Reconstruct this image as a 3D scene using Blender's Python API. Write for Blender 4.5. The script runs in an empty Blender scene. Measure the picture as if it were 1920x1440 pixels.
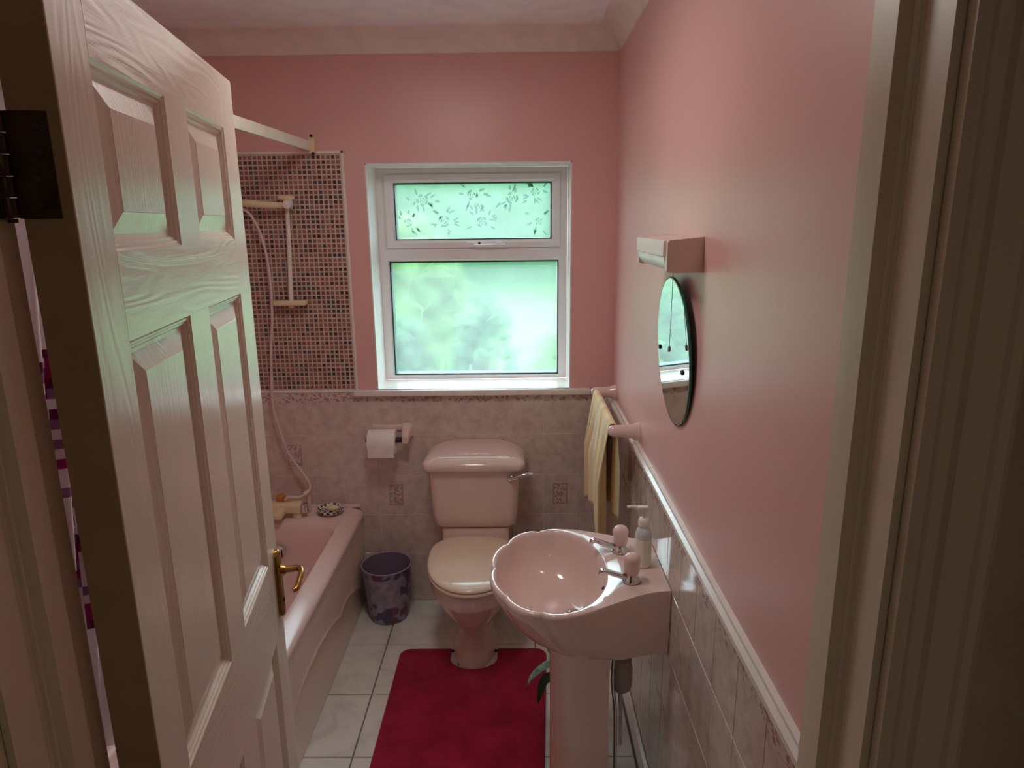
import bpy, bmesh, math, random
import numpy as np
from mathutils import Vector, Matrix
rnd = random.Random(7)
sc = bpy.context.scene
PI = math.pi

# ---------------------------------------------------------------- camera
EYE = Vector((0, 0, 1.80))
cam_d = bpy.data.cameras.new('camera')
cam = bpy.data.objects.new('camera', cam_d)
sc.collection.objects.link(cam)
sc.camera = cam
cam_d.sensor_width = 36
cam_d.lens = 1275.13 / 1920 * 36
cam_d.clip_start = 0.02
# rows: world axes in (right, down, forward) camera axes
RW = [[0.99991972, -0.00885226, -0.00906563],
      [0.00676291, -0.23217902, 0.97264956],
      [-0.010715, -0.97263279, -0.23210051]]
cm = Matrix([[r[0], -r[1], -r[2]] for r in RW]).to_4x4()
cm.translation = EYE
cam.matrix_world = cm

# ---------------------------------------------------------------- light
world = bpy.data.worlds.new('overcast_sky')
sc.world = world
world.use_nodes = True
bg = world.node_tree.nodes['Background']
bg.inputs[0].default_value = (0.92, 0.96, 1.0, 1)
bg.inputs[1].default_value = 10.8
sc.view_settings.view_transform = 'Standard'
sc.view_settings.look = 'None'
sc.view_settings.gamma = 1
sc.view_settings.use_curve_mapping = False
sc.view_settings.exposure = 0.08
sc.cycles.max_bounces = 10
sc.cycles.diffuse_bounces = 6
sc.cycles.glossy_bounces = 4
sc.cycles.transmission_bounces = 6
sc.cycles.transparent_max_bounces = 8
sc.cycles.caustics_reflective = False
sc.cycles.sample_clamp_indirect = 6

def area(name, loc, rot, sx, sy, power, col, portal=False):
    l = bpy.data.lights.new(name, 'AREA')
    l.shape = 'RECTANGLE'; l.size = sx; l.size_y = sy; l.energy = power; l.color = col
    if portal: l.cycles.is_portal = True
    o = bpy.data.objects.new(name, l); sc.collection.objects.link(o)
    o.location = loc; o.rotation_euler = rot
    return o
# sky portal in the outer window opening (emits nothing, only guides sky sampling)
area('window_sky_portal', (-0.2, 3.285, 1.55), (-PI/2, 0, 0), 0.9, 1.02, 1, (1, 1, 1), True)
# added dim fill from the hall side, no lamp seen there
area('hall_fill_light', (0.1, -0.95, 2.35), (0, 0, 0), 0.30, 0.30, 1.5, (1.0, 0.86, 0.74))
# added fill for the bathroom, unseen: a downlight and a soft point light
FILL = (-.33, 1.80, 2.44)
area('bathroom_fill_downlight', (FILL[0], FILL[1], 2.44), (0, 0, 0), .3, .3, 5.0, (1.0, .95, .90))
pl_ = bpy.data.lights.new('bathroom_fill_point', 'POINT'); pl_.energy = 1.7; pl_.shadow_soft_size = .2; pl_.color = (1.0, 0.92, 0.87)
pl_o = bpy.data.objects.new('bathroom_fill_point', pl_); sc.collection.objects.link(pl_o); pl_o.location = (FILL[0], FILL[1], 2.34)

# ---------------------------------------------------------------- helpers
def link(o):
    sc.collection.objects.link(o); return o

BASE = {}     # object name -> world translation of its own frame
def setparent(o, parent, world_loc=Vector((0, 0, 0))):
    if parent is not None:
        o.parent = parent
        o.location = world_loc - BASE[parent.name]
    else:
        o.location = world_loc
    BASE[o.name] = Vector(world_loc)

def thing(name, label, cat, loc=(0, 0, 0), group=None):
    o = link(bpy.data.objects.new(name, None))
    o.empty_display_size = 0.05
    o.location = loc; BASE[o.name] = Vector(loc)
    o['label'] = label; o['category'] = cat
    if group: o['group'] = group
    return o

def finish(bm, angle=40, smooth=True):
    bmesh.ops.recalc_face_normals(bm, faces=bm.faces)
    me = bpy.data.meshes.new('m')
    bm.to_mesh(me); bm.free()
    if smooth:
        me.polygons.foreach_set('use_smooth', [True] * len(me.polygons))
        me.set_sharp_from_angle(angle=math.radians(angle))
    return me

def obj(name, bm, mats, parent=None, kind=None, label=None, angle=40, smooth=True):
    me = finish(bm, angle, smooth); me.name = name
    for m in (mats if isinstance(mats, (list, tuple)) else [mats]): me.materials.append(m)
    o = link(bpy.data.objects.new(name, me))
    setparent(o, parent)
    if kind: o['kind'] = kind
    if label: o['label'] = label
    return o

def struct(name, bm, mats, parent=None, **k):
    return obj(name, bm, mats, parent, kind='structure', **k)

def tag(o, label, cat, group=None):
    o['label'] = label; o['category'] = cat
    if group: o['group'] = group
    return o

def NB(): return bmesh.new()

def box(bm, x0, x1, y0, y1, z0, z1, bev=0, seg=2, M=None, mi=0):
    g = bmesh.ops.create_cube(bm, size=1)
    vs = g['verts']
    for v in vs:
        v.co = Vector((x0 + (v.co.x + .5) * (x1 - x0), y0 + (v.co.y + .5) * (y1 - y0), z0 + (v.co.z + .5) * (z1 - z0)))
    es = list({e for v in vs for e in v.link_edges})
    fs = list({f for v in vs for f in v.link_faces})
    for f in fs: f.material_index = mi
    if bev > 0:
        r = bmesh.ops.bevel(bm, geom=es, offset=bev, segments=seg, affect='EDGES', profile=0.5)
        vs = list({v for f in r['faces'] for v in f.verts} | {v for v in vs if v.is_valid})
    if M is not None:
        for v in vs: v.co = M @ v.co
    return vs

def loft(bm, loops, cap0=True, cap1=True, closed=True, mi=0):
    rows = [[bm.verts.new(p) for p in lp] for lp in loops]
    n = len(rows[0])
    for a, b in zip(rows, rows[1:]):
        for i in range(n if closed else n - 1):
            j = (i + 1) % n
            f = bm.faces.new((a[i], a[j], b[j], b[i])); f.material_index = mi
    if closed and cap0: bm.faces.new(rows[0]).material_index = mi
    if closed and cap1: bm.faces.new(rows[-1][::-1]).material_index = mi
    return rows

def rrect(cx, cy, hx, hy, r, z, k=6):
    r = min(r, hx, hy); pts = []
    for sx, sy, a0 in ((1, 1, 0), (-1, 1, PI/2), (-1, -1, PI), (1, -1, 1.5*PI)):
        for i in range(k + 1):
            a = a0 + PI/2 * i / k
            pts.append((cx + sx*(hx-r) + r*math.cos(a), cy + sy*(hy-r) + r*math.sin(a), z))
    return pts

def ring(c, axis, r, n=20, r2=None):
    """circle of radius r about c, perpendicular to axis"""
    ax = Vector(axis).normalized()
    u = ax.orthogonal().normalized(); v = ax.cross(u)
    return [Vector(c) + u*r*math.cos(2*PI*i/n) + v*(r2 or r)*math.sin(2*PI*i/n) for i in range(n)]

def cyl(bm, a, b, r0, r1=None, n=20, bev=0.0, mi=0):
    a = Vector(a); b = Vector(b); r1 = r0 if r1 is None else r1
    d = (b - a); L = d.length; d.normalize()
    u = d.orthogonal().normalized(); v = d.cross(u)
    prof = [(0, r0), (L, r1)] if bev <= 0 else [(0, r0-bev), (bev*.3, r0-bev*.3), (bev, r0), (L-bev, r1), (L-bev*.3, r1-bev*.3), (L, r1-bev)]
    loft(bm, [[a + d*t + (u*math.cos(2*PI*i/n) + v*math.sin(2*PI*i/n))*r for i in range(n)] for t, r in prof], mi=mi)

def lathe(bm, c, prof, n=32, mi=0, cap0=True, cap1=True, sx=1, sy=1):
    loft(bm, [[(c[0] + sx*r*math.cos(2*PI*i/n), c[1] + sy*r*math.sin(2*PI*i/n), c[2] + z) for i in range(n)] for r, z in prof], mi=mi, cap0=cap0, cap1=cap1)

def catmull(P, m=8):
    P = [Vector(p) for p in P]; out = []
    Q = [P[0]*2 - P[1]] + P + [P[-1]*2 - P[-2]]
    for i in range(1, len(Q)-2):
        for k in range(m):
            t = k/m
            out.append(0.5*((2*Q[i]) + (-Q[i-1]+Q[i+1])*t + (2*Q[i-1]-5*Q[i]+4*Q[i+1]-Q[i+2])*t*t + (-Q[i-1]+3*Q[i]-3*Q[i+1]+Q[i+2])*t**3))
    out.append(P[-1]); return out

def tube(bm, pts, r, n=12, m=8, rib=0):
    P = catmull(pts, m) if m > 1 else [Vector(p) for p in pts]
    up = Vector((0.13, 0.31, 0.94)); loops = []
    for i, p in enumerate(P):
        t = (P[min(i+1, len(P)-1)] - P[max(i-1, 0)]).normalized()
        u = t.cross(up).normalized(); v = t.cross(u)
        rr = r(i/(len(P)-1)) if callable(r) else r
        loops.append([p + (u*math.cos(2*PI*k/n) + v*math.sin(2*PI*k/n))*rr for k in range(n)])
    loft(bm, loops)

def prism(bm, poly, z0, z1, M=None):
    lp = [[(x, y, z) for x, y in poly] for z in (z0, z1)]
    if M is not None: lp = [[M @ Vector(q) for q in l] for l in lp]
    loft(bm, lp)

# ---------------------------------------------------------------- materials
def srgb(r, g, b):
    f = lambda c: ((c/255+0.055)/1.055)**2.4 if c/255 > 0.04045 else c/255/12.92
    return (f(r), f(g), f(b), 1)

class NT:
    def __init__(s, name):
        s.m = bpy.data.materials.new(name); s.m.use_nodes = True
        s.t = s.m.node_tree; s.b = s.t.nodes['Principled BSDF']
    def n(s, t, **k):
        nd = s.t.nodes.new(t)
        for a, v in k.items(): setattr(nd, a, v)
        return nd
    def l(s, a, b): s.t.links.new(a, b)
    def coord(s, kind='Position', scale=(1, 1, 1)):
        if kind == 'Position': src = s.n('ShaderNodeNewGeometry').outputs['Position']
        else: src = s.n('ShaderNodeTexCoord').outputs[kind]
        mp = s.n('ShaderNodeMapping'); mp.inputs['Scale'].default_value = scale
        s.l(src, mp.inputs[0]); return mp.outputs[0]
    def noise(s, co, scale, detail=3, rough=0.5, dist=0):
        nd = s.n('ShaderNodeTexNoise'); nd.inputs['Scale'].default_value = scale
        nd.inputs['Detail'].default_value = detail; nd.inputs['Roughness'].default_value = rough
        nd.inputs['Distortion'].default_value = dist
        s.l(co, nd.inputs['Vector']); return nd.outputs['Fac']
    def ramp(s, fac, stops, mode='LINEAR'):
        r = s.n('ShaderNodeValToRGB'); e = r.color_ramp.elements; r.color_ramp.interpolation = mode
        while len(e) > 1: e.remove(e[-1])
        e[0].position = stops[0][0]; e[0].color = stops[0][1]
        for p, c in stops[1:]:
            x = e.new(p); x.color = c
        s.l(fac, r.inputs[0]); return r.outputs[0]
    def mix(s, fac, a, b, bt='MIX'):
        m = s.n('ShaderNodeMix', data_type='RGBA', blend_type=bt)
        if isinstance(fac, (int, float)): m.inputs[0].default_value = fac
        else: s.l(fac, m.inputs[0])
        for v, i in ((a, 6), (b, 7)):
            if isinstance(v, tuple): m.inputs[i].default_value = v
            else: s.l(v, m.inputs[i])
        return m.outputs[2]
    def math(s, op, a, b=None):
        m = s.n('ShaderNodeMath', operation=op)
        for i, v in enumerate((a, b)):
            if v is None: continue
            if isinstance(v, (int, float)): m.inputs[i].default_value = v
            else: s.l(v, m.inputs[i])
        return m.outputs[0]
    def bump(s, h, strength=0.2, dist=0.002):
        b = s.n('ShaderNodeBump'); b.inputs['Strength'].default_value = strength; b.inputs['Distance'].default_value = dist
        s.l(h, b.inputs['Height']); s.l(b.outputs[0], s.b.inputs['Normal'])
    def base(s, c):
        if isinstance(c, tuple): s.b.inputs['Base Color'].default_value = c
        else: s.l(c, s.b.inputs['Base Color'])
    def set(s, rough=0.5, metal=0, spec=0.5, coat=0, sheen=0):
        s.b.inputs['Roughness'].default_value = rough; s.b.inputs['Metallic'].default_value = metal
        s.b.inputs['Specular IOR Level'].default_value = spec; s.b.inputs['Coat Weight'].default_value = coat
        s.b.inputs['Sheen Weight'].default_value = sheen
        return s

def simple(name, col, rough=0.4, metal=0, spec=0.5, coat=0, var=0.06, vs=12, bump=0, bs=60):
    t = NT(name).set(rough, metal, spec, coat)
    co = t.coord()
    f = t.noise(co, vs, 3)
    d = tuple(max(0, c*(1-var)) for c in col[:3]) + (1,)
    u = tuple(min(1, c*(1+var)) for c in col[:3]) + (1,)
    t.base(t.ramp(f, [(0.3, d), (0.7, u)]))
    if bump: t.bump(t.noise(co, bs, 4), bump, 0.001)
    return t.m

def L(r, g, b): return (r, g, b, 1)
PINKW = L(.80, .385, .36)
M = {}
t = NT('pink_wall_paint').set(.36, spec=.5)
co = t.coord(); t.base(t.ramp(t.noise(co, 3, 4), [(.3, L(.76, .445, .42)), (.7, L(.80, .475, .45))])); t.bump(t.noise(co, 90, 5), .12, .001)
M['pink'] = t.m
M['ceiling'] = simple('ceiling_white_textured', L(.93, .92, .94), .8, bump=.35, bs=140)
M['coving'] = simple('coving_white_paint', L(.86, .77, .70), .6)
M['reveal'] = simple('reveal_white_gloss', L(.86, .83, .81), .35)
M['upvc'] = simple('white_upvc', L(.86, .82, .82), .28, var=.02)
M['gasket'] = simple('dark_green_gasket', L(.012, .05, .05), .5)
M['gloss'] = simple('white_gloss_trim', L(.84, .79, .74), .25)
M['cream'] = simple('cream_gloss_woodwork', L(.80, .71, .57), .28, vs=7, var=.05, bump=.06, bs=30)
M['hallwall'] = simple('hall_wall_paint', L(.60, .50, .38), .8)
M['hallfloor'] = simple('hall_carpet', L(.18, .14, .10), .95, bump=.4, bs=300)
M['grout'] = simple('wall_grout', L(.74, .64, .58), .8)
M['fgrout'] = simple('floor_grout', L(.20, .18, .155), .85)
M['dark'] = simple('dark_recess', L(.015, .013, .012), .6)
M['chrome'] = simple('chrome', L(.75, .76, .78), .09, metal=1, var=.01)
M['brass'] = simple('aged_brass', L(.42, .24, .07), .28, metal=1, var=.2, vs=60)
M['bronze'] = simple('dark_bronze_hinge', L(.07, .05, .03), .38, metal=.8, var=.3, vs=40)
M['screw'] = simple('steel_screw_head', L(.10, .09, .08), .35, metal=1)
M['pinkware'] = simple('pink_vitreous_china', L(.80, .62, .57), .10, spec=.6, coat=.3, var=.015, vs=4)
M['pinkacr'] = simple('pink_bath_acrylic', L(.80, .61, .57), .20, spec=.5, var=.02, vs=4)
M['panel'] = simple('cream_bath_panel', L(.82, .71, .60), .30, var=.03, vs=4)
M['seat'] = simple('pale_peach_seat', L(.87, .73, .58), .10, coat=.2, var=.015)
M['beige'] = simple('cream_plastic', L(.80, .66, .42), .35, var=.04)
M['hose'] = simple('pink_grey_pvc_hose', L(.72, .56, .54), .3)
M['pinkplas'] = simple('pale_pink_plastic', L(.82, .60, .56), .25)
M['white'] = simple('white_plastic', L(.86, .84, .80), .3, var=.02)
M['paper'] = simple('toilet_paper', L(.88, .84, .82), .95, bump=.2, bs=200)
M['pipe'] = simple('grey_waste_pipe', L(.52, .46, .43), .4, var=.1)
M['soapbar'] = simple('cream_soap', L(.82, .70, .42), .45)
M['liquid'] = simple('liquid_soap_white', L(.82, .82, .72), .15, coat=.5, var=.02)
M['bulb'] = simple('lamp_diffuser_plastic', L(.85, .88, .86), .3)
M['orange'] = simple('amber_plastic', L(.55, .22, .04), .3)
M['leafd'] = simple('dark_green_leaf', L(.02, .07, .03), .4, var=.3, vs=50)
M['leafl'] = simple('pale_variegated_leaf', L(.28, .58, .50), .4, var=.35, vs=60)
M['pot'] = simple('brown_plastic_pot', L(.10, .05, .04), .5)
M['soil'] = simple('potting_soil', L(.03, .02, .015), .95, bump=1, bs=90)
M['lawn'] = simple('lawn_green', L(.08, .22, .05), .9, var=.3, vs=1.5)
M['shrub'] = simple('shrub_green', L(.03, .09, .04), .8, var=.4, vs=4)
M['shruby'] = simple('yellow_green_shrub', L(.06, .13, .03), .8, var=.3, vs=4)
M['patio'] = simple('pale_patio', L(.11, .15, .14), .8, var=.08)
M['rail_w'] = simple('white_aluminium_rail', L(.80, .76, .66), .35)

# mirror glass
t = NT('mirror_silver').set(.02, metal=1); co = t.coord()
t.base(t.ramp(t.noise(co, 3), [(.4, L(.80, .88, .84)), (.6, L(.82, .90, .86))])); M['mirror'] = t.m
M['mirroredge'] = simple('green_mirror_edge', L(.02, .16, .11), .1)

# moulded door: grain on stiles/rails, gloss
def door_mat(name, vertical=True):
    t = NT(name).set(.21, spec=.55)
    t.base(L(.80, .72, .62))
    co = t.coord('Object', (5, 5, .55) if vertical else (.55, .8, 6))
    n1 = t.noise(co, 1.5, 2, .45)
    rings = t.math('SINE', t.math('MULTIPLY', n1, 210 if vertical else 150))
    co2 = t.coord('Object', (90, 90, 5) if vertical else (5, 5, 90))
    h = t.math('ADD', t.math('MULTIPLY', rings, .5), t.math('MULTIPLY', t.noise(co2, 4, 3), .9))
    t.bump(h, .24 if vertical else .45, .0005)
    return t.m
M['door_v'] = door_mat('door_gloss_vertical_grain', True)
M['door_h'] = door_mat('door_gloss_cross_grain', False)
M['door_edge'] = simple('door_edge_wood', L(.46, .34, .20), .4, var=.08)

# wall tiles: mottled pink beige; border = floral top strip; insert = printed square
def tile_mat(name, border=None, insert=False):
    t = NT(name).set(.09, spec=.55, coat=.25)
    co = t.coord()
    a = t.noise(co, 22, 5, .6, .4); b = t.noise(co, 70, 4, .7)
    col = t.ramp(a, [(.32, L(.57, .47, .42)), (.5, L(.68, .59, .53)), (.68, L(.76, .67, .60))])
    col = t.mix(t.math('MULTIPLY', b, .28), col, L(.42, .26, .25))
    if border is not None:
        z0, z1, bc = border
        sep = t.n('ShaderNodeSeparateXYZ'); t.l(t.coord('Object'), sep.inputs[0])
        m1 = t.math('GREATER_THAN', sep.outputs[2], z0)
        v = t.n('ShaderNodeTexVoronoi'); v.inputs['Scale'].default_value = 62; t.l(t.coord('Position', (1, 1, 1.4)), v.inputs['Vector'])
        p = t.math('LESS_THAN', v.outputs['Distance'], .46)
        q = t.math('GREATER_THAN', t.noise(co, 40, 3), .45)
        col = t.mix(t.math('MULTIPLY', t.math('MULTIPLY', m1, t.math('MULTIPLY', p, q)), .75), col, bc)
    if insert:
        sep = t.n('ShaderNodeSeparateXYZ'); t.l(t.coord('Object'), sep.inputs[0])
        mx = t.math('LESS_THAN', t.math('ABSOLUTE', sep.outputs[0]), .034)
        mz = t.math('LESS_THAN', t.math('ABSOLUTE', sep.outputs[2]), .052)
        mk = t.math('MULTIPLY', mx, mz)
        mx2 = t.math('LESS_THAN', t.math('ABSOLUTE', sep.outputs[0]), .028)
        mz2 = t.math('LESS_THAN', t.math('ABSOLUTE', sep.outputs[2]), .046)
        edge = t.math('SUBTRACT', mk, t.math('MULTIPLY', mx2, mz2))
        v = t.n('ShaderNodeTexVoronoi', feature='F1'); v.inputs['Scale'].default_value = 75; t.l(co, v.inputs['Vector'])
        p = t.math('LESS_THAN', v.outputs['Distance'], .5)
        f = t.math('MAXIMUM', t.math('MULTIPLY', edge, .45), t.math('MULTIPLY', t.math('MULTIPLY', mk, p), .5))
        col = t.mix(f, col, L(.22, .10, .09))
    t.base(col)
    return t.m
M['tile'] = tile_mat('mottled_wall_tile')
M['tile_border'] = tile_mat('wall_tile_floral_border', (.054, .1, L(.34, .14, .17)))
M['tile_insert'] = tile_mat('wall_tile_printed_square', None, True)

t = NT('floor_tile_marbled').set(.22, spec=.5); co = t.coord()
a = t.noise(co, 6, 6, .65, .8)
t.base(t.ramp(a, [(.3, L(.62, .61, .565)), (.5, L(.79, .78, .735)), (.7, L(.85, .84, .80))])); M['ftile'] = t.m

t = NT('crimson_bath_mat').set(.95, spec=.05, sheen=.12); co = t.coord()
a = t.noise(co, 9, 4, .6)
b = t.noise(co, 260, 2)
c_ = t.ramp(a, [(.3, L(.30, .010, .035)), (.7, L(.50, .020, .075))])
t.base(t.mix(t.math('MULTIPLY', b, .3), c_, L(.20, .004, .02))); t.bump(b, 1.0, .004); M['mat'] = t.m

t = NT('yellow_towel_stripes_crease_shade').set(.95, spec=.1, sheen=.2)
uv = t.n('ShaderNodeUVMap'); sep = t.n('ShaderNodeSeparateXYZ'); t.l(uv.outputs[0], sep.inputs[0])
s_ = t.ramp(sep.outputs[0], [(0, L(.86, .80, .55)), (.08, L(.80, .58, .26)), (.2, L(.86, .76, .48)), (.42, L(.84, .52, .22)), (.5, L(.86, .78, .55)), (.62, L(.80, .50, .25)), (.72, L(.84, .72, .45)), (.85, L(.80, .52, .22)), (1, L(.84, .70, .45))])  # cream and yellow stripes; the orange stops paint in crease shading
t.base(s_); t.bump(t.noise(t.coord(), 350, 2), .7, .002); M['towel'] = t.m

# shower curtain: white with a band of small coloured rectangles
t = NT('checked_shower_curtain').set(.7, spec=.2)
uv = t.n('ShaderNodeUVMap'); mp = t.n('ShaderNodeMapping'); mp.inputs['Scale'].default_value = (26, 46, 1); t.l(uv.outputs[0], mp.inputs[0])
fl = t.n('ShaderNodeVectorMath', operation='FLOOR'); t.l(mp.outputs[0], fl.inputs[0])
wn = t.n('ShaderNodeTexWhiteNoise', noise_dimensions='2D'); t.l(fl.outputs[0], wn.inputs['Vector'])
cc = t.ramp(wn.outputs['Value'], [(0, L(.80, .72, .74)), (.50, L(.26, .12, .26)), (.66, L(.30, .005, .09)), (.85, L(.12, .004, .05))], 'CONSTANT')
sep = t.n('ShaderNodeSeparateXYZ'); t.l(uv.outputs[0], sep.inputs[0])
bnd = t.math('MULTIPLY', t.math('GREATER_THAN', sep.outputs[1], .89), t.math('LESS_THAN', sep.outputs[1], 1.56))
t.base(t.mix(bnd, L(.82, .74, .76), cc)); M['curtain'] = t.m

# decorated bin
t = NT('lilac_printed_bin').set(.38, spec=.4); co = t.coord('Object')
a = t.noise(t.coord('Position'), 30, 4, .6)
v = t.n('ShaderNodeTexVoronoi'); v.inputs['Scale'].default_value = 34; t.l(t.coord('Position'), v.inputs['Vector'])
sep = t.n('ShaderNodeSeparateXYZ'); t.l(t.coord('Position'), sep.inputs[0])
lil = t.ramp(a, [(.35, L(.25, .23, .32)), (.65, L(.42, .38, .48))])
pc = t.ramp(v.outputs['Color'], [(0, L(.05, .05, .12)), (.3, L(.30, .26, .36)), (.55, L(.16, .03, .06)), (.75, L(.34, .34, .44)), (.9, L(.22, .13, .05))], 'CONSTANT')
low = t.math('LESS_THAN', t.math('ADD', sep.outputs[2], t.math('MULTIPLY', a, .06)), .13)
hi = t.math('MULTIPLY', t.math('GREATER_THAN', sep.outputs[2], .235), t.math('LESS_THAN', sep.outputs[2], .262))
rt = t.math('GREATER_THAN', sep.outputs[0], -.545)
t.base(t.mix(t.math('MULTIPLY', t.math('MAXIMUM', t.math('MAXIMUM', low, rt), hi), .85), lil, pc)); M['bin'] = t.m
M['binin'] = simple('lilac_bin_inside', L(.24, .19, .27), .5)

# soap dish checks
t = NT('black_white_lattice').set(.3); ck = t.n('ShaderNodeTexChecker'); ck.inputs['Scale'].default_value = 70
ck.inputs['Color1'].default_value = L(.75, .72, .70); ck.inputs['Color2'].default_value = L(.05, .045, .05)
t.l(t.coord(), ck.inputs['Vector']); t.base(ck.outputs[0]); M['lattice'] = t.m

# frosted glass: part straight-through, part rough refraction, part diffuse
def glass(name, rough, tint, wt, wr, bscale=400, bstr=.25):
    t = NT(name); t.t.nodes.remove(t.b)
    out = t.t.nodes['Material Output']
    co = t.coord()
    tr = t.n('ShaderNodeBsdfTransparent'); tr.inputs[0].default_value = tint
    rf = t.n('ShaderNodeBsdfRefraction'); rf.inputs['Color'].default_value = tint; rf.inputs['Roughness'].default_value = rough; rf.inputs['IOR'].default_value = 1.3
    df = t.n('ShaderNodeBsdfTranslucent')
    f = t.noise(co, 5, 5, .6)
    t.l(t.ramp(f, [(.35, tuple(c*.86 for c in tint[:3])+(1,)), (.65, tint)]), df.inputs[0])
    b = t.n('ShaderNodeBump'); b.inputs['Strength'].default_value = bstr; b.inputs['Distance'].default_value = .001
    t.l(t.noise(co, bscale, 3), b.inputs['Height']); t.l(b.outputs[0], rf.inputs['Normal'])
    gl = t.n('ShaderNodeBsdfGlossy'); gl.inputs['Roughness'].default_value = .12
    m1 = t.n('ShaderNodeMixShader'); m1.inputs[0].default_value = wt; t.l(df.outputs[0], m1.inputs[1]); t.l(tr.outputs[0], m1.inputs[2])
    m2 = t.n('ShaderNodeMixShader'); m2.inputs[0].default_value = wr; t.l(m1.outputs[0], m2.inputs[1]); t.l(rf.outputs[0], m2.inputs[2])
    m3 = t.n('ShaderNodeMixShader'); m3.inputs[0].default_value = .04; t.l(m2.outputs[0], m3.inputs[1]); t.l(gl.outputs[0], m3.inputs[2])
    t.l(m3.outputs[0], out.inputs[0])
    return t.m
M['glass'] = glass('frosted_glass', .17, L(.55, .72, .74), .58, .60)
M['etch'] = glass('etched_flower_glass', .1, L(.40, .52, .47), .35, .5)
t = NT('clear_bottle_plastic').set(.05); t.base(L(.9, .95, .95)); t.b.inputs['Transmission Weight'].default_value = .35; t.b.inputs['IOR'].default_value = 1.3
M['clear'] = t.m

mosaic_mats = [simple('mosaic_' + n, c, .16, coat=.3, var=.12, vs=40) for n, c in (
    ('terracotta', L(.33, .17, .12)), ('rust', L(.27, .10, .07)), ('dark_brown', L(.085, .05, .04)), ('slate_green', L(.09, .095, .085)), ('dusty_pink', L(.34, .15, .12)))]
M['mgrout'] = simple('mosaic_grout', L(.68, .54, .47), .7)

# ---------------------------------------------------------------- setting
XR, XL, YB, YF = .425, -1.44, 3.0, .70     # right, left, back wall; room face of door wall
WX0, WX1, WZ0, WZ1 = -.64, .236, 1.052, 2.046
HZ = 2.555
DX0, DX1, DZ = -.505, .335, 2.095           # door opening

b = NB(); box(b, XL-.02, XR+.02, YF-.13, YB+.3, -.12, -.006); floor = struct('floor', b, M['fgrout'], smooth=False)
b = NB(); box(b, XL-.1, XR+.1, YF-.13, YB+.3, HZ, HZ+.1); struct('ceiling', b, M['ceiling'])
b = NB()
box(b, XL-.1, WX0, YB, YB+.29, -.1, HZ); box(b, WX1, XR+.1, YB, YB+.29, -.1, HZ)
box(b, WX0, WX1, YB, YB+.29, -.1, WZ0); box(b, WX0, WX1, YB, YB+.29, WZ1, HZ)
wall_back = struct('wall_back', b, M['pink'], smooth=False)
b = NB(); box(b, XR, XR+.1, YF-.13, YB+.29, -.1, HZ); wall_right = struct('wall_right', b, M['pink'], smooth=False)
b = NB(); box(b, XL-.1, XL, YF-.13, YB+.29, -.1, HZ); struct('wall_left', b, M['pink'], smooth=False)
b = NB()
box(b, XL, DX0-.03, YF-.13, YF, -.1, HZ); box(b, DX1+.03, XR, YF-.13, YF, -.1, HZ); box(b, DX0-.03, DX1+.03, YF-.13, YF, DZ+.03, HZ)
struct('wall_front', b, M['pink'], smooth=False)
# hall
b = NB(); box(b, -1.6, .75, -1.9, YF-.13, -.12, -.004); struct('floor_hall', b, M['hallfloor'])
b = NB(); box(b, -1.6, .75, -1.9, YF-.13, 2.42, 2.5); struct('ceiling_hall', b, M['hallwall'])
b = NB()
box(b, -1.6, DX0-.03, YF-.14, YF-.131, 0, 2.42); box(b, DX1+.03, .65, YF-.14, YF-.131, 0, 2.42); box(b, DX0-.03, DX1+.03, YF-.14, YF-.131, DZ+.03, 2.42)
struct('wall_hall_front', b, M['hallwall'], smooth=False)
b = NB(); box(b, -1.6, -1.5, -1.9, YF-.14, 0, 2.42); struct('wall_hall_left', b, M['hallwall'])
b = NB(); box(b, .50, .6, -1.9, YF-.14, 0, 2.42); struct('wall_hall_right', b, M['hallwall'])
b = NB(); box(b, -1.6, .75, -1.95, -1.9, 0, 2.42); struct('wall_hall_back', b, M['hallwall'])

# coving: quarter-cove along back, right, left
def cove_poly(n=8, s=.085):
    P = [(0, 0), (s+.004, 0), (s+.004, -.006)]
    for i in range(n+1):
        a = PI/2*i/n
        P.append((s - s*math.sin(a)*.98 + .001, -.006 - (s-.006)*(1-math.cos(a))*.98 - .000))
    P.append((.006, -s-.002)); P.append((0, -s-.002))
    return P
def cove(name, fn, ends):
    b = NB(); loft(b, [[fn(d, z, e) for d, z in cove_poly()] for e in ends]); return struct(name, b, M['coving'], angle=25)
cove('trim_1', lambda d, z, e: (e, YB-d, HZ+z), (XL, XR))
cove('trim_2', lambda d, z, e: (XR-d, e, HZ+z), (YF, YB-.02))
cove('trim_3', lambda d, z, e: (XL+d, e, HZ+z), (YF, YB-.02))
# white lining of the window reveal
b = NB(); t_ = .005
box(b, WX0, WX0+t_, YB-.001, YB+.19, WZ0, WZ1); box(b, WX1-t_, WX1, YB-.001, YB+.19, WZ0, WZ1); box(b, WX0, WX1, YB-.001, YB+.19, WZ1-t_, WZ1)
struct('trim_4', b, M['reveal'], smooth=False)
# window sill board
b = NB(); box(b, WX0+.001, WX1-.001, YB-.02, YB+.19, 1.040, 1.066, 0); box(b, -.745, .327, YB-.032, YB-.001, 1.037, 1.066, .006, 3)
sill = struct('trim_5', b, M['gloss'])
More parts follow.
